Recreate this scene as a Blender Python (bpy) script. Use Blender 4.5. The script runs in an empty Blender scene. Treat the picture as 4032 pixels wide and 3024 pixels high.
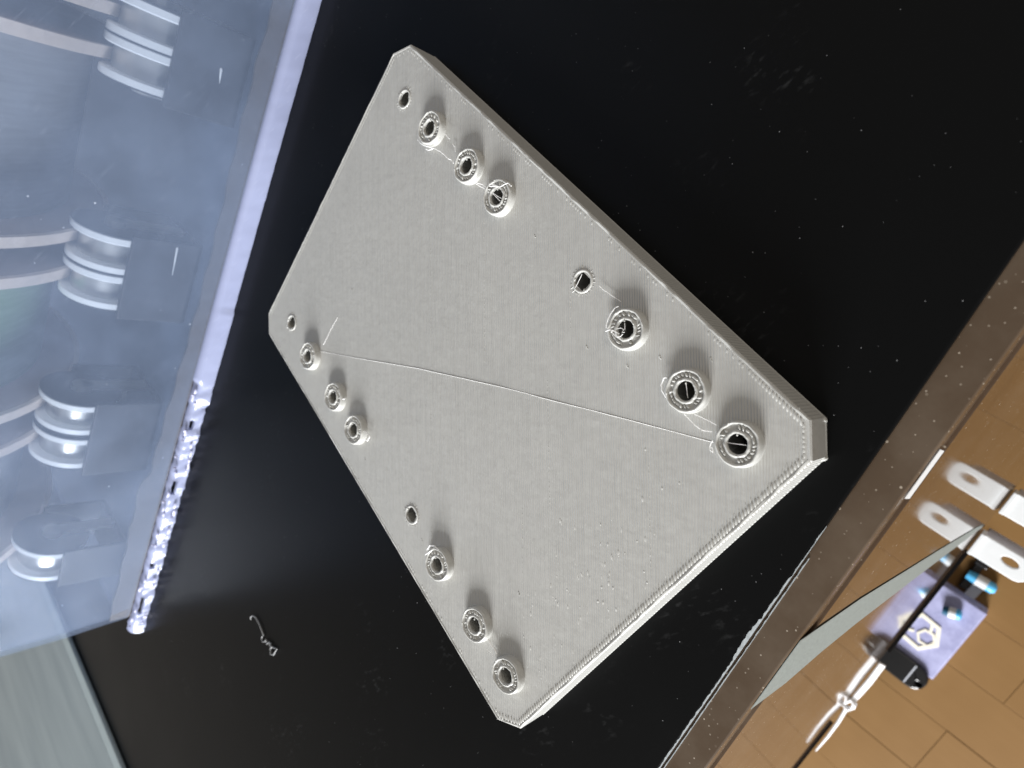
import bpy, bmesh, math, random
from mathutils import Vector, Matrix
from mathutils.geometry import delaunay_2d_cdt
random.seed(7)
S = 0.001                                   # everything below is written in millimetres
scene = bpy.context.scene
C = scene.collection

# ------------------------------------------------------------------ camera
cam_d = bpy.data.cameras.new('camera'); cam = bpy.data.objects.new('camera', cam_d); C.objects.link(cam)
right = Vector((0.66426, 0.39028, -0.63753)); down = Vector((0.50883, -0.86086, 0.00316)); fwd = Vector((-0.54759, -0.32650, -0.77042))
m = Matrix((right, -down, -fwd)).transposed().to_4x4()
m.translation = Vector((0.083789, 0.044950, 0.102957))
cam.matrix_world = m
cam_d.sensor_width = 36; cam_d.lens = 36 * 2612 / 4032
cam_d.clip_start = 0.005; cam_d.clip_end = 30
cam_d.dof.use_dof = True; cam_d.dof.focus_distance = 0.118; cam_d.dof.aperture_fstop = 28
scene.camera = cam

# ------------------------------------------------------------------ light
w = bpy.data.worlds.new('World'); scene.world = w; w.use_nodes = True
bg = w.node_tree.nodes['Background']; bg.inputs[0].default_value = (1.0, 0.93, 0.85, 1); bg.inputs[1].default_value = 0.31
def area(name, loc, target, sx, sy, power, col):
    l = bpy.data.lights.new(name, 'AREA'); l.shape = 'RECTANGLE'; l.size = sx; l.size_y = sy; l.energy = power; l.color = col
    o = bpy.data.objects.new(name, l); C.objects.link(o); o.location = loc
    o.rotation_euler = (Vector(target) - Vector(loc)).to_track_quat('-Z', 'Y').to_euler()
    return o
area('window_light', (0.62, -1.00, 0.285), (0, 0, 0.01), 0.48, 0.56, 42, (0.985, 0.99, 1.0))
area('warm_fill', (0.55, 1.15, 0.75), (0, 0, 0), 0.7, 0.7, 4, (1.0, 0.88, 0.74))  # added warm fill for the plate's dark side, no known source
vs = scene.view_settings; vs.view_transform = 'Standard'; vs.look = 'None'; vs.exposure = 0.0; vs.gamma = 1.0; vs.use_curve_mapping = False

# ------------------------------------------------------------------ mesh helpers (mm)
class MB:
    def __init__(s): s.v = []; s.f = []
    def add(s, vs, fs):
        o = len(s.v); s.v += [tuple(v) for v in vs]; s.f += [tuple(i + o for i in f) for f in fs]
    def box(s, x0, x1, y0, y1, z0, z1):
        s.add([(x0,y0,z0),(x1,y0,z0),(x1,y1,z0),(x0,y1,z0),(x0,y0,z1),(x1,y0,z1),(x1,y1,z1),(x0,y1,z1)],
              [(0,3,2,1),(4,5,6,7),(0,1,5,4),(1,2,6,5),(2,3,7,6),(3,0,4,7)])
    def prism(s, poly, z0, z1):
        n = len(poly)
        s.add([(x,y,z0) for x,y in poly] + [(x,y,z1) for x,y in poly],
              [tuple(range(n-1,-1,-1)), tuple(range(n,2*n))] + [(i,(i+1)%n,n+(i+1)%n,n+i) for i in range(n)])
    def sweep(s, poly_xz, y0, y1):              # section in x,z swept along y
        n = len(poly_xz)
        s.add([(x,y0,z) for x,z in poly_xz] + [(x,y1,z) for x,z in poly_xz],
              [tuple(range(n)), tuple(range(2*n-1,n-1,-1))] + [(i,n+i,n+(i+1)%n,(i+1)%n) for i in range(n)])
    def tube(s, pts, r, n=6, closed=False):
        P = [Vector(p) for p in pts]; k = len(P); rings = []
        for i, p in enumerate(P):
            a = P[i-1] if (i or closed) else P[i]; b = P[(i+1) % k] if (i < k-1 or closed) else P[i]
            t = (b - a).normalized(); up = Vector((0,0,1)) if abs(t.z) < .9 else Vector((1,0,0))
            u = t.cross(up).normalized(); v = u.cross(t); rr = r[i] if isinstance(r, (list, tuple)) else r
            rings.append([p + (u*math.cos(2*math.pi*j/n) + v*math.sin(2*math.pi*j/n))*rr for j in range(n)])
        fs = []
        for i in range(k if closed else k-1):
            q = (i+1) % k
            for j in range(n): fs.append((i*n+j, i*n+(j+1)%n, q*n+(j+1)%n, q*n+j))
        if not closed: fs += [tuple(range(n-1,-1,-1)), tuple(range((k-1)*n, k*n))]
        s.add([v for rg in rings for v in rg], fs)
    def lathe(s, prof, n=40, axis='z', centre=(0,0,0), closed=True):
        vs, fs = [], []; k = len(prof)
        for j in range(n):
            a = 2*math.pi*j/n
            for r, h in prof:
                if axis == 'z': p = (r*math.cos(a), r*math.sin(a), h)
                else: p = (r*math.cos(a), h, -r*math.sin(a))
                vs.append((p[0]+centre[0], p[1]+centre[1], p[2]+centre[2]))
        for j in range(n):
            q = (j+1) % n
            for i in range(k if closed else k-1):
                i2 = (i+1) % k
                fs.append((j*k+i, q*k+i, q*k+i2, j*k+i2))
        s.add(vs, fs)
    def dome(s, c, ax, l, wd, h, n=8):           # low rounded bump, long axis ax (2D unit)
        cx, cy, cz = c; px, py = -ax[1], ax[0]; vs = []
        for rr, hh in ((1, 0), (.78, .62), (.42, .93)):
            for j in range(n):
                a = 2*math.pi*j/n; u = l*rr*math.cos(a); v = wd*rr*math.sin(a)
                vs.append((cx+ax[0]*u+px*v, cy+ax[1]*u+py*v, cz+h*hh))
        vs.append((cx, cy, cz+h)); fs = []
        for k in range(2):
            for j in range(n): fs.append((k*n+j, k*n+(j+1)%n, (k+1)*n+(j+1)%n, (k+1)*n+j))
        for j in range(n): fs.append((2*n+j, 2*n+(j+1)%n, 3*n))
        s.add(vs, fs)
    def mesh(s, name, mat, smooth=None):
        me = bpy.data.meshes.new(name); me.from_pydata([(x*S, y*S, z*S) for x,y,z in s.v], [], s.f)
        bm = bmesh.new(); bm.from_mesh(me); bmesh.ops.recalc_face_normals(bm, faces=bm.faces); bm.to_mesh(me); bm.free()
        me.materials.append(mat)
        if smooth is not None:
            me.polygons.foreach_set('use_smooth', [True]*len(me.polygons))
            me.set_sharp_from_angle(angle=math.radians(smooth))
        return me
    def build(s, name, mat, parent=None, smooth=None, bevel=0, kind=None):
        o = bpy.data.objects.new(name, s.mesh(name, mat, smooth)); C.objects.link(o)
        if parent: o.parent = parent
        if bevel:
            b = o.modifiers.new('bevel', 'BEVEL'); b.width = bevel*S; b.segments = 3; b.limit_method = 'ANGLE'; b.angle_limit = math.radians(35)
        if kind: o['kind'] = kind
        return o
def copy(o, name, parent, loc=None, rz=None):
    c = bpy.data.objects.new(name, o.data); C.objects.link(c); c.parent = parent
    if loc: c.location = [v*S for v in loc]
    if rz is not None: c.rotation_euler.z = rz
    return c
def empty(name, loc=(0,0,0), rz=0):
    o = bpy.data.objects.new(name, None); C.objects.link(o); o.location = [v*S for v in loc]; o.rotation_euler.z = rz; o.empty_display_size = .01
    return o
def tag(o, label, cat, group=None):
    o['label'] = label; o['category'] = cat
    if group: o['group'] = group
    return o

# ------------------------------------------------------------------ materials
class NT:
    def __init__(s, name):
        s.m = bpy.data.materials.new(name); s.m.use_nodes = True; s.t = s.m.node_tree; s.N = s.t.nodes; s.L = s.t.links
        s.p = s.N['Principled BSDF']; s.out = s.N['Material Output']
    def n(s, typ, **kw):
        q = s.N.new(typ)
        for k, v in kw.items():
            if k in q.inputs: q.inputs[k].default_value = v
            else: setattr(q, k, v)
        return q
    def coord(s):
        return s.n('ShaderNodeTexCoord').outputs['Object']
    def mapping(s, scale=(1,1,1), rot=(0,0,0), loc=(0,0,0), src=None):
        q = s.n('ShaderNodeMapping'); q.inputs['Scale'].default_value = scale; q.inputs['Rotation'].default_value = rot; q.inputs['Location'].default_value = loc
        s.L.new(src or s.coord(), q.inputs['Vector']); return q.outputs[0]
    def noise(s, scale, detail=3, vec=None, rough=.55):
        q = s.n('ShaderNodeTexNoise'); q.inputs['Scale'].default_value = scale; q.inputs['Detail'].default_value = detail; q.inputs['Roughness'].default_value = rough
        s.L.new(vec or s.coord(), q.inputs['Vector']); return q.outputs['Fac']
    def ramp(s, src, stops):
        q = s.n('ShaderNodeValToRGB'); e = q.color_ramp.elements
        while len(e) < len(stops): e.new(.5)
        for el, (p, c) in zip(e, stops): el.position = p; el.color = c if len(c) == 4 else (*c, 1)
        s.L.new(src, q.inputs[0]); return q.outputs[0]
    def math(s, op, a, b=None):
        q = s.n('ShaderNodeMath'); q.operation = op
        for i, x in enumerate((a, b)):
            if x is None: continue
            if isinstance(x, (int, float)): q.inputs[i].default_value = x
            else: s.L.new(x, q.inputs[i])
        return q.outputs[0]
    def mix(s, fac, a, b):
        q = s.n('ShaderNodeMix'); q.data_type = 'RGBA'
        for i, x in ((0, fac), (6, a), (7, b)):
            if isinstance(x, (int, float)): q.inputs[i].default_value = x
            elif isinstance(x, tuple): q.inputs[i].default_value = (*x, 1)
            else: s.L.new(x, q.inputs[i])
        return q.outputs[2]
    def bump(s, h, strength, dist):
        q = s.n('ShaderNodeBump'); q.inputs['Strength'].default_value = strength; q.inputs['Distance'].default_value = dist
        s.L.new(h, q.inputs['Height']); s.L.new(q.outputs[0], s.p.inputs['Normal']); return q
    def set(s, **kw):
        for k, v in kw.items():
            k = k.replace('_', ' ')
            if isinstance(v, (int, float)): s.p.inputs[k].default_value = v
            elif isinstance(v, tuple): s.p.inputs[k].default_value = (*v, 1) if len(v) == 3 else v
            else: s.L.new(v, s.p.inputs[k])
        return s
def W(*v): return tuple(v)
def simple(name, col, rough=.4, var=.12, scale=300, **kw):
    t = NT(name); nz = t.noise(scale, 4)
    c = t.mix(nz, tuple(x*(1-var) for x in col), tuple(min(1, x*(1+var)) for x in col))
    t.set(Base_Color=c, Roughness=rough, **kw)
    return t.m
def specks(t, cells, size, seed, dens):           # scattered tiny dust dots, 0..1
    v = t.n('ShaderNodeTexVoronoi'); v.inputs['Scale'].default_value = cells; v.inputs['Randomness'].default_value = 1
    t.L.new(t.mapping(loc=(seed, seed*.7, seed*.3)), v.inputs['Vector'])
    d = t.math('LESS_THAN', v.outputs['Distance'], size)
    sep = t.n('ShaderNodeSeparateColor'); t.L.new(v.outputs['Color'], sep.inputs[0])
    keep = t.math('LESS_THAN', sep.outputs[0], dens)
    return t.math('MULTIPLY', t.math('MULTIPLY', d, keep), sep.outputs[1])

# printed grey plastic: infill lines at 45 degrees to the plate
def plate_mat(name, lines=True):
    t = NT(name)
    big = t.noise(60, 3); fine = t.noise(1500, 2)
    col = t.mix(big, (.445, .446, .425), (.515, .515, .49))
    if lines:
        wv = t.n('ShaderNodeTexWave'); wv.wave_type = 'BANDS'; wv.bands_direction = 'X'
        wv.inputs['Scale'].default_value = 2*math.pi/0.00045/20*1.0; wv.inputs['Distortion'].default_value = .6; wv.inputs['Detail'].default_value = 2; wv.inputs['Detail Scale'].default_value = .6
        t.L.new(t.mapping(rot=(0,0,-math.pi/4)), wv.inputs['Vector'])
        streak = t.noise(1, 3, t.mapping(scale=(2600, 70, 1), src=t.mapping(rot=(0,0,-math.pi/4))))
        cross = t.noise(1, 3, t.mapping(scale=(120, 1800, 1), src=t.mapping(rot=(0,0,-math.pi*.20))))
        blot = t.noise(420, 3)
        h = t.math('ADD', t.math('MULTIPLY', wv.outputs['Fac'], 1.15), t.math('MULTIPLY', streak, 1.3))
        h = t.math('ADD', h, t.math('MULTIPLY', cross, .12)); h = t.math('ADD', h, t.math('MULTIPLY', blot, 1.2))
        t.bump(h, .78, .00009)
    else:
        t.bump(fine, .3, .00005)
    t.set(Base_Color=col, Roughness=.40 if lines else .27, Specular_IOR_Level=.5)
    return t.m
M_plate = plate_mat('printed_grey_top'); M_bead = plate_mat('printed_grey_bead', False)
M_string = simple('plastic_string', (.93, .93, .92), .3, .03)

t = NT('black_table')                              # matt black laminate with dust and rub marks
dust = t.math('ADD', specks(t, 430, .045, 0, .07), specks(t, 1100, .09, 3, .12))
patch = t.ramp(t.noise(16, 4), [(.42, (0,0,0)), (.66, (1,1,1))])
haze = t.ramp(t.noise(900, 4, t.mapping(scale=(1, .45, 1), src=t.mapping(rot=(0,0,.5)))), [(.56, (0,0,0)), (.74, (1,1,1))])
smudge = t.math('MULTIPLY', t.math('MULTIPLY', haze, t.ramp(t.noise(46, 3), [(.56, (0,0,0)), (.72, (1,1,1))])), .55)
dd = t.math('MAXIMUM', t.math('MULTIPLY', dust, t.math('ADD', patch, .25)), t.math('MULTIPLY', smudge, .13))
t.set(Base_Color=t.mix(dd, (.0026, .0029, .0032), (.34, .35, .36)), Roughness=t.math('ADD', t.math('MULTIPLY', t.noise(30, 3), .14), .24), Specular_IOR_Level=.13)
t.bump(t.noise(2500, 2), .05, .00005)
M_table = t.m
def brown(name, base, rough, ior):
    t = NT(name)
    d1 = t.math('ADD', specks(t, 420, .09, 5, .6), specks(t, 1000, .14, 8, .45))
    cloud = t.ramp(t.noise(55, 5, rough=.65), [(.45, (0,0,0)), (.8, (1,1,1))])
    f = t.math('ADD', t.math('MULTIPLY', d1, .75), t.math('MULTIPLY', cloud, .12))
    f = t.math('MINIMUM', f, 1.0)
    t.set(Base_Color=t.mix(f, base, (.46, .40, .32)), Roughness=t.math('ADD', t.math('MULTIPLY', f, .35), rough), IOR=ior)
    return t.m
M_ledge = brown('brown_lacquer_ledge', (.082, .056, .036), .24, 1.45)
M_panel = brown('brown_lacquer_panel', (.075, .045, .026), .05, 1.75)
M_worn = simple('worn_edge', (.42, .46, .48), .45, .5, 1500)
M_white = simple('white_plastic', (.66, .685, .70), .4, .06)
M_cord = simple('white_cord', (.82, .83, .85), .7, .1, 2000)
M_tape = simple('grey_green_tape', (.20, .232, .225), .6, .45, 1800)
M_blackp = simple('black_plastic', (.005, .005, .0055), .25, .2)
M_darkedge = simple('dark_edge', (.004, .0035, .0035), .8, .2, Specular_IOR_Level=.02)
M_blue = simple('sky_blue_plastic', (.10, .46, .80), .35)
M_dkblue = simple('dark_blue_plastic', (.02, .09, .16), .4)
M_greyp = simple('light_grey_plastic', (.45, .47, .52), .45)
t = NT('lavender_card'); f = t.ramp(t.noise(120, 5, rough=.7), [(.35, (.25,.255,.43)), (.7, (.40,.41,.62))]); t.set(Base_Color=f, Roughness=.5); M_card = t.m
M_cream = simple('cream_print', (.78, .74, .62), .5)
t = NT('oak_floor'); g = t.noise(1, 5, t.mapping(scale=(18, 320, 1)), .6); k = t.ramp(t.noise(30, 2), [(.3, (.185,.102,.036)), (.75, (.215,.122,.046))])
t.set(Base_Color=t.mix(t.math('MULTIPLY', g, .55), k, (.16, .084, .026)), Roughness=.5, Specular_IOR_Level=.12); M_floor = t.m
M_gap = simple('floor_gap', (.15, .08, .028), .8)
M_slab = None
t = NT('grey_slab'); t.set(Base_Color=t.ramp(t.noise(1, 3, t.mapping(scale=(9, 60, 1))), [(.3, (.165,.205,.225)), (.7, (.235,.28,.295))]), Roughness=.32); M_slab = t.m
M_slabrim = simple('grey_slab_rim', (.27, .325, .34), .35)

def plastic(name, tint, diff, fac, rough):          # clear, slightly hazy scratched plastic
    t = NT(name)
    hz = t.ramp(t.noise(26, 5, rough=.62), [(.3, (0,0,0)), (.75, (1,1,1))])
    scr = t.ramp(t.noise(1, 3, t.mapping(scale=(200, 200, 1500), src=t.mapping(rot=(.5,.2,.1)))), [(.62, (0,0,0)), (.75, (1,1,1))])
    sp = t.math('ADD', specks(t, 190, .045, 2, .3), t.math('MULTIPLY', scr, .10))
    ff = t.math('ADD', t.math('ADD', t.math('MULTIPLY', hz, .14), fac), t.math('MULTIPLY', sp, .5))
    ff = t.math('MINIMUM', ff, 1.0)
    t.set(Base_Color=t.mix(sp, diff, (.8, .84, .9)), Roughness=rough)
    tr = t.n('ShaderNodeBsdfTransparent'); tr.inputs[0].default_value = (*tint, 1)
    mx = t.n('ShaderNodeMixShader'); t.L.new(ff, mx.inputs[0]); t.L.new(tr.outputs[0], mx.inputs[1]); t.L.new(t.p.outputs[0], mx.inputs[2])
    t.L.new(mx.outputs[0], t.out.inputs[0])
    return t.m
M_clear = plastic('clear_plastic', (.93, .95, .98), (.30, .385, .56), .125, .16)
M_rim = plastic('lavender_plastic', (.85, .87, .97), (.41, .455, .65), .55, .15)
M_glue = simple('dried_glue', (.66, .68, .92), .12, .1, 400)
M_band = simple('greyish_band', (.075, .060, .050), .5, .25, 500)
M_core = simple('roller_metal', (.62, .62, .60), .28, .1, Metallic=.8)
M_holder = simple('holder_black', (.012, .013, .016), .5)
M_shield = simple('roller_shield', (.03, .033, .04), .5)
M_scrap = simple('scrap_plastic', (.24, .245, .25), .4)
M_spoolw = simple('spool_brown_grey', (.30, .235, .20), .6, .25, 60)
M_spoolr = simple('spool_rim_card', (.62, .53, .46), .6, .2)
def filament(name, a, b):
    t = NT(name); nz = t.noise(1, 4, t.mapping(scale=(60, 900, 60)))
    t.set(Base_Color=t.mix(nz, a, b), Roughness=.45); return t.m
M_fgreen = filament('green_filament', (.09,.19,.10), (.26,.40,.26)); M_fgrey = filament('grey_filament', (.16,.17,.18), (.30,.31,.32))

# ------------------------------------------------------------------ the setting: floor of planks
FZ = -330
floor = MB(); floor.box(-700, 900, -900, 700, FZ-14, FZ-3); floor = floor.build('floor', M_gap, kind='structure')
pl = MB(); pl.box(0, 149.85, .07, 31.93, -2.5, 0); pm = None
row = 0; y = -145 - 32*7
while y < 130:
    x = -10 if row % 2 == 0 else -85
    if row == 8: x = 0.0
    while x < 430:
        if pm is None: pm = pl.build('plank', M_floor, floor, bevel=.15)
        o = pm if (row == 0 and x == -10) else copy(pm, 'plank', floor)
        if o is not pm:
            b = o.modifiers.new('bevel', 'BEVEL'); b.width = .15*S; b.segments = 2; b.limit_method = 'ANGLE'
        o.location = (x*S, y*S, (FZ + random.uniform(-.2, .2))*S); o.scale.x = 150/150
        x += 150
    y += 32; row += 1

# ------------------------------------------------------------------ the cabinet the things stand on
cab = tag(empty('cabinet', (-200, 0, FZ)), 'low cabinet with black dusty top and glossy brown front panel', 'cabinet')
def part(mb, name, mat, **kw):
    o = mb.build(name, mat, **kw); o.parent = cab; o.matrix_parent_inverse = Matrix.Translation((0.2, 0, -FZ*S)); return o
b = MB(); b.box(-560, 71.9, -620, 420, -1.5, 0); top = part(b, 'black_top', M_table, bevel=.35)
b = MB(); b.box(-560, 77.4, -620, 420, -9, -1.52); part(b, 'brown_ledge', M_ledge, bevel=.3)
def px(z): return 77.39 + (-1.5 - z)*(92.5-77.39)/198.5     # x of the panel's face at height z
b = MB(); b.sweep([(px(-9.1)-.5, -9.1), (px(-200), -200), (px(-200)-5, -200), (px(-9.1)-5.5, -9.1)], -620, 420)
b.v = [(x + (.45 if abs(z+9.1) < .01 and x > 74 else 0), yy, z) for x, yy, z in b.v]
panel = part(b, 'front_panel', M_panel)
b = MB(); b.box(-560, 60, -620, 420, FZ, -9.05); part(b, 'carcass', M_darkedge)
# worn, chipped edge of the black top
def strip(pts, z, name, mat, th=.25):
    n = len(pts); b = MB()
    L = [(71.95, y) for y, wd in pts]; Rr = [(71.95 - wd, y) for y, wd in pts]
    b.prism(L + Rr[::-1], z, z + th); return part(b, name, mat)
rr = random.Random(3); pts = []; yy = -60
while yy < 14:
    base = .22 if yy < -2 else max(.05, .22 - (yy+2)*.012)
    if -13 < yy < -4.5: base = .30 + .25*math.sin((yy+13)/8.5*math.pi)
    pts.append((yy, max(.04, base + rr.uniform(-.10, .10)))); yy += rr.uniform(.35, .9)
strip(pts, -.18, 'worn_edge', M_worn, .20)
pts = [(y, .12 + rr.uniform(-.05,.06)) for y in [-62 + .8*i for i in range(88)]]
b = MB(); b.prism([(72.35, y) for y, _ in pts] + [(72.35 - wd, y) for y, wd in pts][::-1], -1.5, -1.32); part(b, 'worn_edge', M_worn)
b = MB(); b.sweep([(px(-200)+.05, -198.9), (px(-200)+1.1, -199.2), (px(-200)+1.3, -201.2), (px(-200)-4, -201.2), (px(-200)-4, -200.05), (px(-200)+.05, -200.05)], -76, -24)
part(b, 'black_edge', M_darkedge)  # matt black strip along part of the panel's lower edge
b = MB(); b.sweep([(px(-200)+.9, -200.05), (px(-200)-4.8, -200.05), (px(-200)-4.8, -201.5), (px(-200)+.9, -201.5)], -620, -118); part(b, 'dark_edge', M_darkedge)  # black strip in place of the shaded thickness of the panel's edge

# tapered grey-green tape down the panel, thin white sliver laid near its top
def on_panel(pts, th, name, mat):
    b = MB(); n = len(pts); o = []
    for off in (.05, th):
        o += [(px(z)+off, y, z) for y, z in pts]
    b.add(o, [tuple(range(n)), tuple(range(2*n-1, n-1, -1))] + [(i, n+i, n+(i+1)%n, (i+1)%n) for i in range(n)])
    ob = b.build(name, mat); return ob
tape = on_panel([(-4.3,-2.4), (-3.4,-30.6), (-4.4,-65), (-5.2,-99), (-7.5,-163), (-9.5,-185), (-11,-185), (-12,-158), (-13.6,-95), (-15.1,-49), (-16.7,-31), (-19.2,-16.7), (-19.2,-2.4)], .13, 'tape_strip', M_tape)
tag(tape, 'tapering grey green strip stuck down the glossy brown front panel', 'tape')
sl = on_panel([(30.6,-3.4), (30.2,-6.9), (21.9,-6.9), (22.3,-3.4)], .13, 'white_sliver', M_white)
tag(sl, 'thin white sliver on the panel just under the brown ledge', 'paper')

# ------------------------------------------------------------------ the printed plate
HA, HB, CH, TH = 60.0, 41.0, 4.0, 7.37
BH = 1.6
plate = tag(empty('mounting_plate', (0,0,0), math.radians(-13.19)), 'grey 3D printed plate with chamfered corners and ring bosses on black top', 'printed plate')
octo = [(HA-CH,HB),(-HA+CH,HB),(-HA,HB-CH),(-HA,-HB+CH),(-HA+CH,-HB),(HA-CH,-HB),(HA,-HB+CH),(HA,HB-CH)]
def inset(d):
    k = CH - d*(2-math.sqrt(2)); a, b_ = HA-d, HB-d
    return [(a-k,b_),(-a+k,b_),(-a,b_-k),(-a,-b_+k),(-a+k,-b_),(a-k,-b_),(a,-b_+k),(a,b_-k)]
XS = [-49.7, -36.9, -22.5, -11.7, 13.6, 26.3, 40.6, 51.6]; YR = 31.6; HR = 1.52
holes = [(x, sy*YR, i % 4 == 0) for sy in (1,-1) for i, x in enumerate(XS)]
NH = 28
def circ(cx, cy, r, n=NH): return [(cx + r*math.cos(2*math.pi*i/n), cy + r*math.sin(2*math.pi*i/n)) for i in range(n)]
loops = [inset(.18)] + [circ(x, y, 2.3 if not pl_ else 1.62) for x, y, pl_ in holes]
v2, e2 = [], []
for lp in loops:
    o = len(v2); v2 += [Vector(p) for p in lp]; e2 += [(o+i, o+(i+1)%len(lp)) for i in range(len(lp))]
# extra points keep the top face evenly divided
for gx in range(-54, 55, 6):
    for gy in range(-36, 37, 6):
        if all((gx-x)**2 + (gy-y)**2 > 9 for x, y, _ in holes): v2.append(Vector((gx, gy)))
vo, eo, fo, _, _, _ = delaunay_2d_cdt(v2, e2, [], 1, 1e-5)
fo = [f for f in fo if all(((sum(vo[i].x for i in f)/len(f)-x)**2 + (sum(vo[i].y for i in f)/len(f)-y)**2) > (2.0 if not p_ else 1.3)**2 for x, y, p_ in holes)]
b = MB()
b.add([(v.x, v.y, TH) for v in vo], fo)
def flare(v):
    for x, y, pl_ in holes:
        r = math.hypot(v.x-x, v.y-y)
        if r < 2.35: k = 2.5/r; return (x+(v.x-x)*k, y+(v.y-y)*k, .02)
    return (v.x, v.y, .02)
b.add([flare(v) for v in vo], [tuple(reversed(f)) for f in fo])
ring = [inset(.18), octo, octo, [(x*1.0006 + (.06 if x > 0 else -.06), y*1.0006 + (.06 if y > 0 else -.06)) for x, y in octo], inset(.18)]; zs = [TH, TH-.16, .5, .2, .02]
vs_ = [(x, y, z) for rg, z in zip(ring, zs) for x, y in rg]
b.add(vs_, [(k*8+i, k*8+(i+1)%8, (k+1)*8+(i+1)%8, (k+1)*8+i) for k in range(4) for i in range(8)])
for x, y, pl_ in holes:
    r = 2.3 if not pl_ else 1.62
    c = circ(x, y, r); b.add([(p, q, TH) for p, q in c] + [(p, q, TH-.5) for p, q in c] + [(x+(p-x)*2.5/r, y+(q-y)*2.5/r, TH-.75) for p, q in c] + [(x+(p-x)*2.5/r, y+(q-y)*2.5/r, .02) for p, q in c], [(k_*NH+i, (k_+1)*NH+i, (k_+1)*NH+(i+1)%NH, k_*NH+(i+1)%NH) for k_ in range(3) for i in range(NH)])
body = b.build('body', M_plate, plate)
bm = bmesh.new(); bm.from_mesh(body.data); bmesh.ops.remove_doubles(bm, verts=bm.verts, dist=1e-7); bmesh.ops.recalc_face_normals(bm, faces=bm.faces); bm.to_mesh(body.data); bm.free()
# perimeter beads: slightly wobbly printed lines round the rim
def dense(poly, step):
    out = []
    for i, p in enumerate(poly):
        q = poly[(i+1) % len(poly)]; L = math.dist(p, q); n = max(1, int(L/step))
        out += [(p[0]+(q[0]-p[0])*k/n, p[1]+(q[1]-p[1])*k/n) for k in range(n)]
    return out
rr = random.Random(11)
b = MB()
for d, r, zz in ((.36, .34, TH-.24),):
    P = [(x + rr.uniform(-.01,.01), y + rr.uniform(-.01,.01), zz + rr.uniform(-.006,.006)) for x, y in dense(inset(d), 1.1)]
    b.tube(P, r, 6, closed=True)
b.build('rim_bead', M_bead, plate, smooth=60)
# turn-round nubs of the infill along the rim
b = MB(); ax = (-math.sqrt(.5), math.sqrt(.5))
for d, big in ((1.05, 1.0),):
    lp = inset(d)
    for i in range(8):
        p, q = lp[i], lp[(i+1) % 8]; L = math.dist(p, q); n = int(L/.66); horiz = i
        amp = {6: 1.0, 7: .35, 0: .10, 5: .8, 4: .22, 3: .15, 2: .32, 1: .2}[i]
        for k in range(n):
            tt = (k + .5 + rr.uniform(-.12,.12))/n; x, y = p[0]+(q[0]-p[0])*tt, p[1]+(q[1]-p[1])*tt
            if i in (0,) and tt < .12: amp_ = .8*(1-tt/.12)+.1
            else: amp_ = amp
            s_ = rr.uniform(.7, 1.15)*amp_
            if amp_ < .3 and rr.random() < .55: continue
            b.dome((x, y, TH-.01), ax, .36 + .38*s_, .20, .05 + .13*s_)
            if i in (6,) or (i == 0 and tt < .16):
                if rr.random() < .8: b.dome((x - .55 + rr.uniform(-.2,.2), y + .55 + rr.uniform(-.2,.2), TH-.02), ax, .75*rr.uniform(.6,1.2), .10, .07*rr.uniform(.5,1.2))
b.build('infill_nub', M_bead, plate, smooth=60, kind='stuff')
# dotted seams and small blobs on the face
b = MB()
for (x0,y0),(x1,y1) in (((-31.3,24),(29.3,-39.2)), ((-15.4,29),(7.6,5.1)), ((32.2,-7.1),(43.4,-18.9)), ((8.9,32.8),(17.9,23.5)), ((20,14),(36,-2)), ((44,18),(56,6))):
    n = int(math.dist((x0,y0),(x1,y1))/.9)
    for k in range(n):
        if rr.random() < .62: b.dome((x0+(x1-x0)*k/n, y0+(y1-y0)*k/n, TH-.01), ax, rr.uniform(.12,.30), .07, .05)
for x, y in ((-.3,31.1),(-5.5,-34.7),(33.3,32),(39.7,37.4),(-35.9,-9.6),(42.3,-19),(19.2,-32.9),(30,27),(22,24)):
    b.dome((x, y, TH-.01), ax, .34, .2, .09); b.dome((x+.3, y-.1, TH-.01), (.9,.4), .22, .08, .12)
for _ in range(90):                                 # blistered patch near the bright edge
    x = rr.gauss(50, 5); y = rr.gauss(-4, 13)
    if abs(x) < 58 and abs(y) < 39: b.dome((x, y, TH-.015), ax, rr.uniform(.2,.6), rr.uniform(.1,.25), rr.uniform(.03,.07))
b.build('surface_blob', M_bead, plate, smooth=60, kind='stuff')
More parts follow.
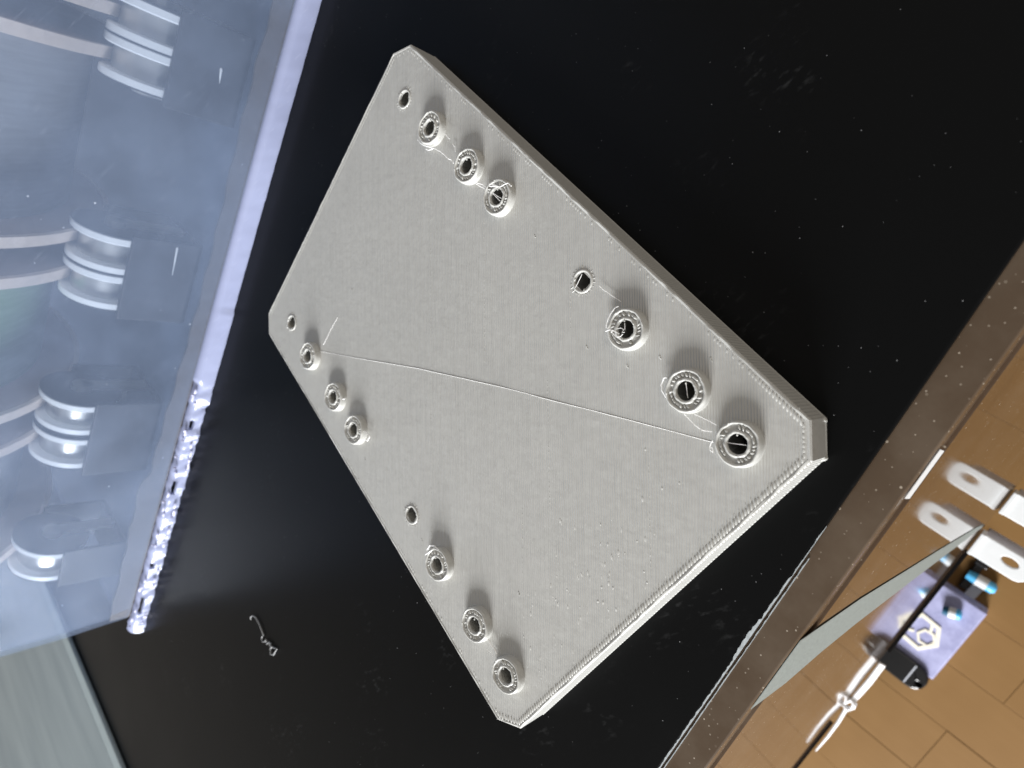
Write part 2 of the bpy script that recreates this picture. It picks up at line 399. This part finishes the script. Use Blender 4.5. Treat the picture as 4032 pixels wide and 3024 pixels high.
# bosses
prof = [(2.25, -.3), (2.25, BH-.8), (HR, BH-.62), (HR, BH-.12), (HR+.08, BH-.02), (HR+.22, BH+.02), (HR+.40, BH-.02), (HR+.52, BH-.18), (HR+.55, BH-.36), (2.86, BH-.36), (2.90, BH-.16), (2.99, BH-.02), (3.13, BH+.03), (3.27, BH-.02), (3.36, BH-.16)]
z = BH-.3; tog = 0
while z > 0: prof.append((3.37 + .05*tog + (BH-z)*.07, z)); z -= .16; tog ^= 1
prof += [(3.68, -.02), (3.68, -.3)]
def boss_meshes(seed):
    q = random.Random(seed); a = MB(); a.lathe(prof, 44)
    a.v = [(x*(1+.012*math.sin(3*math.atan2(y,x)+seed)) if math.hypot(x,y) > 2 else x, y*(1+.012*math.sin(3*math.atan2(y,x)+seed)) if math.hypot(x,y) > 2 else y, z_) for x, y, z_ in a.v]
    ph = [q.uniform(0, 6.28) for _ in range(6)]
    def rough(v):
        x, y, z_ = v; an = math.atan2(y, x); rad = math.hypot(x, y)
        if z_ < BH-.5: return v
        e = .5*math.sin(5*an+ph[0]) + .4*math.sin(9*an+ph[1]) + .35*math.sin(14*an+ph[2])
        k = 1 + (.018 if rad > 2.5 else .03)*e
        return (x*k, y*k, z_ + .05*(.6*math.sin(7*an+ph[3]) + .6*math.sin(12*an+ph[4]) + .4*math.sin(3*an+ph[5])))
    a.v = [rough(v) for v in a.v]
    r = MB(); n = 26
    for i in range(n):
        an = 2*math.pi*i/n + q.uniform(-.05,.05); rad = 2.44
        s_ = abs(math.sin(an + .25)) ; ln = .47 + q.uniform(-.06,.06)
        dirn = (math.cos(an+.55), math.sin(an+.55))
        if q.random() < .16: continue
        if s_ > .93: dirn = (-math.sin(an), math.cos(an)); ln *= 1.1
        r.dome((rad*math.cos(an), rad*math.sin(an), BH-.35), dirn, ln*q.uniform(.7,1.25), .20*q.uniform(.7,1.3), .36*q.uniform(.5,1.3), 7)
    if q.random() < .9: r.dome((HR*.93*math.cos(2.4+q.uniform(-.4,.4)), HR*.93*math.sin(2.4), BH-.2), (.7,-.7), .22, .14, .24)
    for _ in range(7):
        an = q.uniform(0, 6.28); rad = q.choice((1.72, 3.1, 3.15)); r.dome((rad*math.cos(an), rad*math.sin(an), BH-.06), (-math.sin(an), math.cos(an)), q.uniform(.2,.6), q.uniform(.1,.2), q.uniform(.08,.2), 7)
    return a.mesh('boss', M_bead, 50), r.mesh('ridge_ring', M_bead, 60)
variants = [boss_meshes(s_) for s_ in range(4)]
ringm = MB()
ringm.lathe([(1.62, -.2), (1.62, .06), (1.74, .17), (1.92, .19), (2.08, .09), (2.14, -.05), (2.14, -.2)], 36)
for i in range(22):
    an = 2*math.pi*i/22; ringm.dome((2.35*math.cos(an), 2.35*math.sin(an), -.01), (math.cos(an), math.sin(an)) if i % 3 else (.7,-.7), rr.uniform(.15,.5), .09, rr.uniform(.04,.12), 6)
ringm.dome((1.5, -.6, -.05), (.6,.8), .4, .16, .25); ringm.dome((-.2, 1.55, -.02), (.1,1), .25, .12, .3)
ringme = ringm.mesh('hole_lip', M_bead, 60)
for i, (x, y, plain) in enumerate(holes):
    if plain:
        o = bpy.data.objects.new('hole_lip', ringme); C.objects.link(o); o.parent = plate; o.location = (x*S, y*S, TH*S); o.rotation_euler.z = rr.uniform(0, 6.28)
    else:
        bmesh_, rmesh = variants[i % 4]
        o = bpy.data.objects.new('boss', bmesh_); C.objects.link(o); o.parent = plate; o.location = (x*S, y*S, TH*S); o.rotation_euler.z = rr.uniform(-.4, .4)
        r_ = bpy.data.objects.new('ridge_ring', rmesh); C.objects.link(r_); r_.parent = o; r_['kind'] = 'stuff'
# stringing
STR = [
(.052,0.03,[(-36.1,-29.1),(-24.0,-20.4),(-6.2,-7.3),(12.4,5.4),(24.4,13.1),(36.1,20.7),(48.7,28.7)]),
(.04,0.05,[(-35.4,-26.6),(-35.6,-22.2),(-35.6,-17.9)]),
(.10,1.0,[(-38.7,27.8),(-37.5,27.7),(-35.9,28.1),(-33.2,29.1),(-31.3,29.6),(-29.5,29.8),(-28.2,29.8),(-27.2,30.1),(-26.3,29.9)]),
(.10,0.6,[(-35.7,27.6),(-34.8,27.8),(-33.8,28.8)]),(.09,1.2,[(-32.7,33.1),(-31.2,32.9),(-30.4,32.9)]),(.07,0.5,[(-29.6,32.4),(-28.7,32.3),(-28.0,31.7)]),
(.10,1.2,[(-18.2,30.4),(-16.5,30.7),(-15.0,31.1),(-13.7,31.8)]),(.08,1.3,[(-17.9,30.7),(-16.4,31.3),(-15.2,31.5),(-15.1,31.1)]),
(.09,2.0,[(-14.2,32.6),(-13.1,33.1),(-11.7,33.6),(-11.2,34.4),(-10.6,35.2),(-9.5,35.2)]),(.09,2.0,[(-14.1,32.2),(-13.1,32.8),(-12.2,33.3)]),
(.06,1.7,[(-12.7,31.6),(-10.2,31.6)]),(.05,1.7,[(-12.6,31.7),(-10.3,32.1)]),
(.07,0.8,[(42.7,28.7),(43.6,28.7),(44.9,28.7),(46.4,29.0),(47.7,30.0)]),(.06,1.2,[(44.0,30.0),(45.4,30.6),(47.5,31.3)]),
(.06,0.5,[(17.0,33.3),(17.9,33.3),(19.8,33.6),(22.1,34.0)]),
(.07,1.95,[(23.5,29.6),(24.2,29.8),(25.2,30.2),(26.2,30.5)]),(.07,2.0,[(24.0,29.1),(24.5,29.9),(25.3,29.8),(26.2,29.8),(26.7,30.3),(26.8,30.9)]),
(.06,1.8,[(25.2,30.7),(25.7,31.3),(26.3,31.5),(26.4,30.9),(26.7,31.3)]),(.06,1.6,[(25.6,32.3),(26.4,31.5)]),(.10,1.3,[(23.2,29.5),(22.7,30.4),(22.4,31.6),(22.4,32.8),(22.7,33.4)]),
(.12,1.0,[(38.8,28.5),(37.6,28.8),(36.9,29.4),(36.5,30.4),(36.8,30.8)]),(.10,1.2,[(48.7,29.2),(48.8,28.6),(49.3,27.9),(50.0,28.0),(49.3,28.4)]),
(.11,1.0,[(-9.4,-29.5),(-8.3,-29.0),(-6.8,-28.8),(-6.7,-30.1),(-7.8,-30.6)]),(.14,1.0,[(-20.5,-30.7),(-19.2,-29.0)]),
(.13,1.0,[(44.3,-30.8),(45.6,-31.0),(46.7,-30.8),(47.5,-31.1)]),(.06,0.8,[(45.5,-32.8),(47.6,-32.0)]),
(.10,1.9,[(22.7,-31.3),(22.6,-29.9),(23.5,-28.9),(24.7,-28.6)]),(.08,1.8,[(23.0,-32.5),(23.3,-31.5),(23.6,-30.1)]),
(.05,1.2,[(50.4,30.6),(52.6,32.4)]),(.05,1.2,[(39.8,32.4),(41.6,31.0)]),(.05,1.2,[(13.4,32.8),(13.9,30.3)])]
for r, z, P in STR:
    b = MB(); fine = []
    for i in range(len(P)-1):
        for k in range(4):
            tt = k/4; fine.append((P[i][0]+(P[i+1][0]-P[i][0])*tt + rr.uniform(-.03,.03), P[i][1]+(P[i+1][1]-P[i][1])*tt + rr.uniform(-.03,.03), TH+z+rr.uniform(-.03,.03)))
    fine.append((*P[-1], TH+z)); b.tube(fine, [r*rr.uniform(.75,1.2) for _ in fine], 5)
    b.build('string', M_string, plate, smooth=70)
b = MB(); b.dome((HA-CH+.2, HB-.15, .6), (.9,-.3), .5, .3, .6); b.dome((HA+.05, HB-CH-.4, .4), (.3,.9), .6, .3, .5); b.build('burr', M_bead, plate, smooth=60)

# ------------------------------------------------------------------ curled plastic scrap on the black top
SC = [(-40.6,-110.6),(-40.9,-109.8),(-40.5,-109.0),(-39.8,-108.4),(-38.7,-108.1),(-36.2,-108.3),(-34.4,-108.9),(-32.9,-109.5),(-33.3,-110.4),(-33.2,-111.3),(-32.2,-111.3),(-31.3,-110.4),(-31.4,-109.5),(-30.6,-109.9),(-30.2,-110.1),(-29.6,-109.0),(-28.8,-108.6),(-29.3,-109.6),(-28.3,-109.2),(-27.6,-108.7),(-28.3,-110.2),(-27.2,-111.2),(-26.2,-110.6),(-25.5,-107.4),(-27.4,-108.9)]
b = MB(); b.tube([(x, y, .32 + .25*math.sin(i*1.7)**2) for i, (x, y) in enumerate(SC)], [.19]*13 + [.24]*(len(SC)-13), 7)
tag(b.build('plastic_scrap', M_scrap, smooth=70), 'small curly twisted scrap of pale plastic lying on the black top', 'scrap')

# ------------------------------------------------------------------ grey slab behind, beside the clear box
sl = tag(empty('grey_tray', (-140, -320, 0)), 'flat pale grey green slab with raised rim beside the clear box', 'tray')
b = MB(); b.box(-260, 240, -120, 87, .1, 1.5); b.build('slab', M_slab, sl, bevel=.8)
b = MB(); b.box(-260, 240, 87.1, 93.6, .1, 1.8); b.build('rim', M_slabrim, sl, bevel=.5)

# ------------------------------------------------------------------ clear box with spools on rollers
XF, YB0, YB1, XB, BZ = -98.0, -167.0, 118.0, -268.0, 215.0
box = tag(empty('clear_box', (-183, -24, 0)), 'clear bluish plastic box with chipped lavender base rim, spools inside', 'plastic box')
OFF = Vector((183*S, 24*S, 0))
def bpart(mb, name, mat, parent=box, **kw):
    o = mb.build(name, mat, **kw); o.parent = parent; o.matrix_parent_inverse = Matrix.Translation(OFF) if parent == box else Matrix.Identity(4); return o
def rrect(x0, x1, y0, y1, r, n=6):
    out = []
    for cx_, cy_, a0 in ((x1-r,y1-r,0),(x0+r,y1-r,90),(x0+r,y0+r,180),(x1-r,y0+r,270)):
        for i in range(n+1):
            a = math.radians(a0 + 90*i/n); out.append((cx_+r*math.cos(a), cy_+r*math.sin(a)))
    return out
b = MB(); N = 28; lv = []
for z, g in ((6, 0), (26, .9), (60, 2.2), (BZ, 6)):
    lv.append([(x, y, z) for x, y in rrect(XB-g, XF+g*.35, YB0-g-1.5*min(1, z/26), YB1+g, 9)])
for z, g in ((BZ, 4.6), (60, .8), (26, -.5), (6, -1.4)):
    lv.append([(x, y, z) for x, y in rrect(XB-g, XF+g*.35-(.9), YB0-g-1.5*min(1, z/26), YB1+g, 8)])
b.add([v for l in lv for v in l], [(k*N+i, k*N+(i+1)%N, ((k+1)%8)*N+(i+1)%N, ((k+1)%8)*N+i) for k in range(8) for i in range(N)])
bpart(b, 'wall', M_clear, smooth=40)
b = MB(); b.prism(rrect(XB-1, XF-1.6, YB0+1.6, YB1-1.6, 8), 6.2, 8); bpart(b, 'bottom', M_clear)
# lumpy base rim of dried glue, with slots; continuous further along
rr = random.Random(5)
slots = [(-79.5,-76), (-106,-100), (-139,-136), (-160,-152)]
NY = 240; NZ = 6; prev = None
b = MB(); g = []
for i in range(NY+1):
    y = YB1 - (YB1-YB0+3)*i/NY; dam = 1 if y < -62 else .15
    w1 = .55*math.sin(y*.9)+.5*math.sin(y*.37+1)+.35*math.sin(y*2.3); w1 *= dam*.7
    hi = 5.4 - (.9*dam if y < -62 else 0) + .4*w1*dam; out = 1.2 + .7*w1 + (.6 if y < -36 and y > -70 else 0)
    col = []
    for j in range(NZ+1):
        u = j/NZ; z = .1 + (hi-.1)*u
        x = XF + .3 + out*(1-u)**.8*1.1 + .25*dam*math.sin(y*1.7+u*5) - (1.3 if u == 1 else 0)
        col.append((x, y, z))
    g.append(col)
vs_ = [v for col in g for v in col] + [(v[0]-1.3, v[1], v[2]) for col in g for v in col]; K = NZ+1; T = (NY+1)*K; fs = []
def solid(i, j):
    if i < 0 or i >= NY or j < 0 or j >= NZ: return False
    y = (g[i][0][1]+g[i+1][0][1])/2
    if j in (3, 4) and any(a < y < c for a, c in slots): return False
    return True
for i in range(NY):
    for j in range(NZ):
        if not solid(i, j): continue
        q = (i*K+j, (i+1)*K+j, (i+1)*K+j+1, i*K+j+1); fs.append(q); fs.append(tuple(x+T for x in reversed(q)))
        for (a, c, di, dj) in ((0,1,0,-1),(2,3,0,1),(1,2,1,0),(3,0,-1,0)):
            if not solid(i+di, j+dj): fs.append((q[c], q[a], q[a]+T, q[c]+T))
b.add(vs_, fs); bpart(b, 'base_rim', M_rim, smooth=50)
b = MB()                                              # glossy beads of glue on the damaged stretch
for i in range(62):
    y = -66 - rr.random()*100
    if any(a-1 < y < c+1 for a, c in slots) and rr.random() < .8: continue
    side = rr.random() < .5
    L = rr.uniform(.6, 2.4); z = rr.uniform(3.9, 5.4) if side else rr.uniform(.9, 1.8); x = XF + (.75 if side else 2.0)
    b.tube([(x, y, z), (x+.15, y+L*.5, z+rr.uniform(-.2,.2)), (x, y+L, z)], [.2, rr.uniform(.35,.6), .2], 7)
bpart(b, 'glue_bead', M_glue, smooth=70, kind='stuff')
b = MB()                                              # grey band behind the wall above the rim
P = []
for i in range(60):
    y = YB1-4 - (YB1-YB0-8)*i/59; P.append((y, 10.2 + .6*math.sin(y*.05) + (2.3 if y < -100 else 0) + .4*math.sin(y*.4)))
b.add([(XF-1.5, y, 5) for y, _ in P] + [(XF-1.5, y, h) for y, h in P] + [(XF-2.3, y, 5) for y, _ in P] + [(XF-2.3, y, h) for y, h in P],
      [(i, i+1, 61+i, 60+i) for i in range(59)] + [(120+i, 180+i, 181+i, 121+i) for i in range(59)] + [(60+i, 61+i, 181+i, 180+i) for i in range(59)])
bpart(b, 'seal_band', M_band)
for y0, y1, z, r in ((-19.8, -28, 19.2, .34), (29.7, 26.3, 19.1, .36)):   # white slivers modelled in place of highlights on the wall
    b = MB(); b.tube([(XF-1.9, y0+.4, z+.2), (XF-1.9, y0, z+.1), (XF-1.9, (y0+y1)/2, z-.1), (XF-1.9, y1, z-.3)], [r*.6, r, r*.6, .06], 7); bpart(b, 'wall_glint', M_white, smooth=60)
# roller holders and rollers
def roller(name, y0, y1, x, z):
    r = tag(empty(name, (x, (y0+y1)/2, z)), '', 'roller', 'grooved rollers in the clear box')
    h = abs(y1-y0)/2
    for s_ in (-1, 1):
        a = MB(); a.lathe([(3, s_*(h-1.15)), (10.6, s_*(h-1.15)), (11, s_*(h-.8)), (11, s_*(h+.8)), (10.6, s_*(h+1.15)), (3, s_*(h+1.15))], 48, 'y'); a.build('flange', M_white, r, smooth=35)
    for s_ in (-1, 1):
        a = MB(); a.lathe([(3, s_*(h+1.16)), (11.06, s_*(h+1.16)), (11.06, s_*(h+1.3)), (3, s_*(h+1.3))], 40, 'y'); a.build('end_shield', M_shield, r, smooth=35)
    a = MB(); a.lathe([(3, -h+1.2), (8.4, -h+1.2), (8.4, h-1.2), (3, h-1.2)], 40, 'y'); a.build('groove', M_core, r, smooth=35)
    return r
groups = [(36.5,28.6,26.2,18.0), (-24.1,-32.8,-35.5,-44.0), (-79.2,-87.6,-91.4,-100.2), (-137.4,-146.9)]
names = ['first', 'second', 'third', 'fourth']
side_words = [('white flanged roller carrying the outer rim of the bare brown spool', 'white flanged roller under the rim of the grey filament spool'),]
rid = 0
RL = ['white flanged roller under the end spool farthest from the pale slab', 'white flanged roller under the far side of the grey spool next to green',
      'white flanged roller under the grey spool, right beside the green spool', 'white flanged roller under the green spool, beside the grey spool next to it',
      'white flanged roller under the green spool, on its side towards the pale slab', 'white flanged roller under the spool nearest the slab, beside the green spool',
      'lone white flanged roller close to the box corner by the pale slab']
HL = ['dark bracket with rollers between the two spools farthest from the pale slab', 'dark bracket with two rollers where grey and green spools meet, away from slab',
      'dark bracket with two rollers between the green spool and the spool nearest the slab', 'dark bracket with one roller close to the box corner by the pale slab']
for gi, gset in enumerate(groups):
    for k in range(0, len(gset), 2):
        r = roller('roller', gset[k], gset[k+1], -121, 28)
        r['label'] = RL[rid]
        rid += 1
    y0, y1 = max(gset)+3, min(gset)-3
    hd = tag(empty('roller_holder', (-121, (y0+y1)/2, 8)), HL[gi], 'bracket', 'roller brackets in the clear box')
    a = MB(); yl, yh = y1-(y0+y1)/2, y0-(y0+y1)/2
    a.box(10.9+.3, 12.6, yl, yh, .05, 19.5); a.box(-13, -11.4, yl, yh, .05, 19.5); a.box(-13, 12.6, yl, yh, 0.05, 1.6); a.build('cradle', M_holder, hd, bevel=.4)
    a = MB(); a.tube([(0, yl, 20), (0, yh, 20)], 2.9, 16); a.box(-2, 2, yl, yl+1.4, 1, 20); a.box(-2, 2, yh-1.4, yh, 1, 20); a.build('axle', M_core, hd)
def spool(y0, y1, fm, label):
    s_ = tag(empty('filament_spool', (-171, (y0+y1)/2, 85)), label, 'spool'); h = abs(y1-y0)/2
    for q in (-1, 1):
        a = MB(); a.lathe([(26, q*(h-1.4)), (66.5, q*(h-1.4)), (66.5, q*(h+1.4)), (26, q*(h+1.4))], 72, 'y'); fl = a.build('flange', M_spoolw, s_, smooth=35)
        a = MB(); a.lathe([(66.55, q*h-1.5), (68, q*h-1.5), (68, q*h+1.5), (66.55, q*h+1.5)], 72, 'y'); a.build('rim', M_spoolr, fl, smooth=35)
    a = MB(); a.lathe([(27, -h+1.5), (57, -h+1.5), (57, h-1.5), (27, h-1.5)], 72, 'y'); a.build('winding', fm, s_, smooth=35)
spool(82, 32.5, M_fgrey, 'brown grey spool of grey filament standing at the box end away from the tray')
spool(22, -28.5, M_fgrey, 'brown grey spool of grey filament next to the green one')
spool(-40, -83.5, M_fgreen, 'spool of dark green filament between two grey ones in the box')
spool(-96, -142, M_fgrey, 'grey filament spool standing nearest the pale slab')

# ------------------------------------------------------------------ things by the foot of the panel
def capsule(x0, x1, y, hw, n=14):
    return [(x0, y-hw)] + [(x1-hw + hw*math.cos(a), y + hw*math.sin(a)) for a in [(-.5 + i/n)*math.pi for i in range(n+1)]] + [(x0, y+hw)]
def plate_with_hole(outer, hole, z0, z1, name, mat, parent, bevel=0):
    v = [Vector(p) for p in outer+hole]; n, k = len(outer), len(hole)
    e = [(i, (i+1) % n) for i in range(n)] + [(n+i, n+(i+1) % k) for i in range(k)]
    vo, _, fo, _, _, _ = delaunay_2d_cdt(v, e, [], 1, 1e-5)
    hx = sum(p[0] for p in hole)/k; hy = sum(p[1] for p in hole)/k
    def inh(f):
        return all(i >= n for i in f)
    fo = [f for f in fo if not inh(f)]
    b = MB(); b.add([(p.x, p.y, z1) for p in vo], fo); b.add([(p.x, p.y, z0) for p in vo], [tuple(reversed(f)) for f in fo])
    for lp in (outer, hole):
        m_ = len(lp); b.add([(x, y, z1) for x, y in lp] + [(x, y, z0) for x, y in lp], [(i, m_+i, m_+(i+1)%m_, (i+1)%m_) for i in range(m_)])
    o = b.build(name, mat, parent)
    bm = bmesh.new(); bm.from_mesh(o.data); bmesh.ops.remove_doubles(bm, verts=bm.verts, dist=1e-7); bmesh.ops.recalc_face_normals(bm, faces=bm.faces); bm.to_mesh(o.data); bm.free()
    if bevel:
        q = o.modifiers.new('bevel', 'BEVEL'); q.width = bevel*S; q.segments = 2; q.limit_method = 'ANGLE'; q.angle_limit = math.radians(40)
    return o
def clip(y0, label):
    c = tag(empty('wall_clip', (px(-200)+.2, y0, -199)), label, 'clip', 'white clips on the lower edge of the panel')
    hole = [(12.2 + 2.9*math.cos(a), .6 + 1.55*math.sin(a)) for a in [2*math.pi*i/20 for i in range(20)]]
    plate_with_hole([(.6,-4.6),(16,-4.6),(17.6,-4.1),(18.9,-2.8),(19.5,-.6),(19.5,1.6),(19.0,3.2),(17.8,4.3),(16,4.6),(.6,4.6)], hole, .6, 2.2, 'tongue', M_white, c, .35)
    b = MB(); b.box(.2, 1.8, -4.6, 4.6, -6, 3.4); b.build('back_plate', M_white, c, bevel=.3)
    b = MB(); b.prism([(1.7,3.4),(15.5,3.4),(15.5,4.5),(1.7,4.5)], -15, .55); b.build('rib', M_greyp, c, bevel=.2)
    b = MB(); b.prism([(1.7,-3.6),(16,-3.6),(16,-2.6),(1.7,-2.6)], -5, .55); b.build('rib', M_greyp, c, bevel=.2)
clip(-19.3, 'white tongue clip with oval hole on the panel edge, beside the grey strip')
clip(-.5, 'white tongue clip with oval hole on the panel edge, farther from the cord')
# lavender card box with hexagon print
cd = tag(empty('lavender_box', (105, -98, FZ)), 'flat lavender box with cream hexagon print on the wooden floor', 'box')
b = MB(); b.box(-20, 15, -24, 24, .1, 10.5); b.build('shell', M_card, cd, bevel=.8)
def hexring(cx, cy, r, wd, rot, z0, z1, b):
    o = [(cx+r*math.cos(rot+math.pi/3*i), cy+r*math.sin(rot+math.pi/3*i)) for i in range(6)]; n_ = [(cx+(r-wd)*math.cos(rot+math.pi/3*i), cy+(r-wd)*math.sin(rot+math.pi/3*i)) for i in range(6)]
    for i in range(6):
        j = (i+1) % 6; b.prism([o[i], o[j], n_[j], n_[i]], z0, z1)
b = MB(); hexring(-2.6, -5.2, 10.6, 2.3, -.1, 10.52, 11.2, b); hexring(1.2, -6.2, 4.9, 1.3, .1, 10.53, 11.1, b); b.prism([(.6,-2.6),(-1.2,2.6),(.1,3.0),(1.9,-2.2)], 10.54, 11.05); b.prism([(-8,-9),(-4.6,-7.6),(-5.2,-6.4),(-8.6,-7.8)], 10.54, 11.05); b.build('hexagon_print', M_cream, cd)
# black rounded block
blk = tag(empty('door_pull', (106, -126, FZ)), 'glossy black round ended pull handle with a screw hole on the wooden floor', 'handle')
hole = [(10.2 + 1.7*math.cos(a), -2 + 1.2*math.sin(a)) for a in [2*math.pi*i/18 for i in range(18)]]
plate_with_hole(capsule(-22, 13.3, 0, 7.2), hole, .1, 13, 'grip', M_blackp, blk, 1.4)
b = MB(); b.box(4.2, 4.9, -6, 6, 13.02, 13.2); b.build('groove_line', M_greyp, blk)
# two little pens / plugs
def peg(x0, y0, x1, y1, z, r, label, end):
    d = math.dist((x0,y0),(x1,y1)); p = tag(empty('capped_plug', (x0, y0, z)), label, 'plug'); p.rotation_euler.z = math.atan2(y1-y0, x1-x0)
    b = MB(); b.tube([(0,0,0), (d*.1,0,0), (d*.3,0,0)], [r*.6, r, r], 16); b.build('tip', M_blue, p, smooth=40)
    b = MB(); b.tube([(d*.3,0,0), (d*.68,0,0)], r*1.08, 16); b.build('sleeve', M_white, p, smooth=40)
    b = MB(); b.tube([(d*.68,0,0), (d,0,0)], [r, r*.8], 16); b.build('end_cap', end, p, smooth=40)
peg(117, -62.8, 103, -63.7, FZ+3.1, 3.0, 'sky blue tipped white plug lying on bare floor boards', M_blue)
peg(112, -81.6, 104, -85.0, FZ+13.3, 2.7, 'blue tipped white plug lying on the lavender box', M_dkblue)
b = MB(); b.box(-2.6, 2.6, -7, 7, .1, 2.4); st = b.build('grey_bar', M_greyp, bevel=.4); st.location = (110*S, -66.8*S - .0, FZ*S); st.rotation_euler.z = -.05
st.location.y = -69.5*S; st.location.z = (FZ)*S
tag(st, 'small pale grey bar between the blue plugs on the floor', 'bar')
bk = tag(empty('black_lever', (105, -62, FZ)), 'dark black lever lying on the floor under the clips', 'lever')
b = MB(); b.box(-2, 2, -10, 12, .1, 2.6); b.build('arm', M_blackp, bk, bevel=.5); b = MB(); b.box(-3.2, 3.4, 6, 13, 2.65, 6); b.build('pad', M_blackp, bk, bevel=.8)
# knotted white cord along the lower edge
cord = tag(empty('knotted_cord', (px(-200)-.2, -105, -199.6)), 'white cord with a knot running along the lower edge of the brown panel', 'cord')
b = MB(); b.tube([(1.2,23,.4),(1.4,14,.7),(1.1,5,.5),(1.2,2,.6)], .8, 8); b.tube([(2.4,23,-.2),(2.6,13,-.1),(2.2,5,.2),(1.8,1.5,.3)], .7, 8); b.build('strand', M_cord, cord, smooth=60)
b = MB(); b.tube([(1.5,-3,.5),(2.2,-10,.3),(2.5,-19,.2),(2.3,-28,0)], [.8,.75,.6,.3], 8); b.build('tail', M_cord, cord, smooth=60)
b = MB(); b.tube([(1.4+1.6*math.cos(i*.7)+.3*math.sin(i*2.1), 1.9*math.sin(i*.7)*1.2, .8+1.0*math.sin(i*1.05+.6)) for i in range(20)], .85, 8); b.build('knot', M_cord, cord, smooth=60)
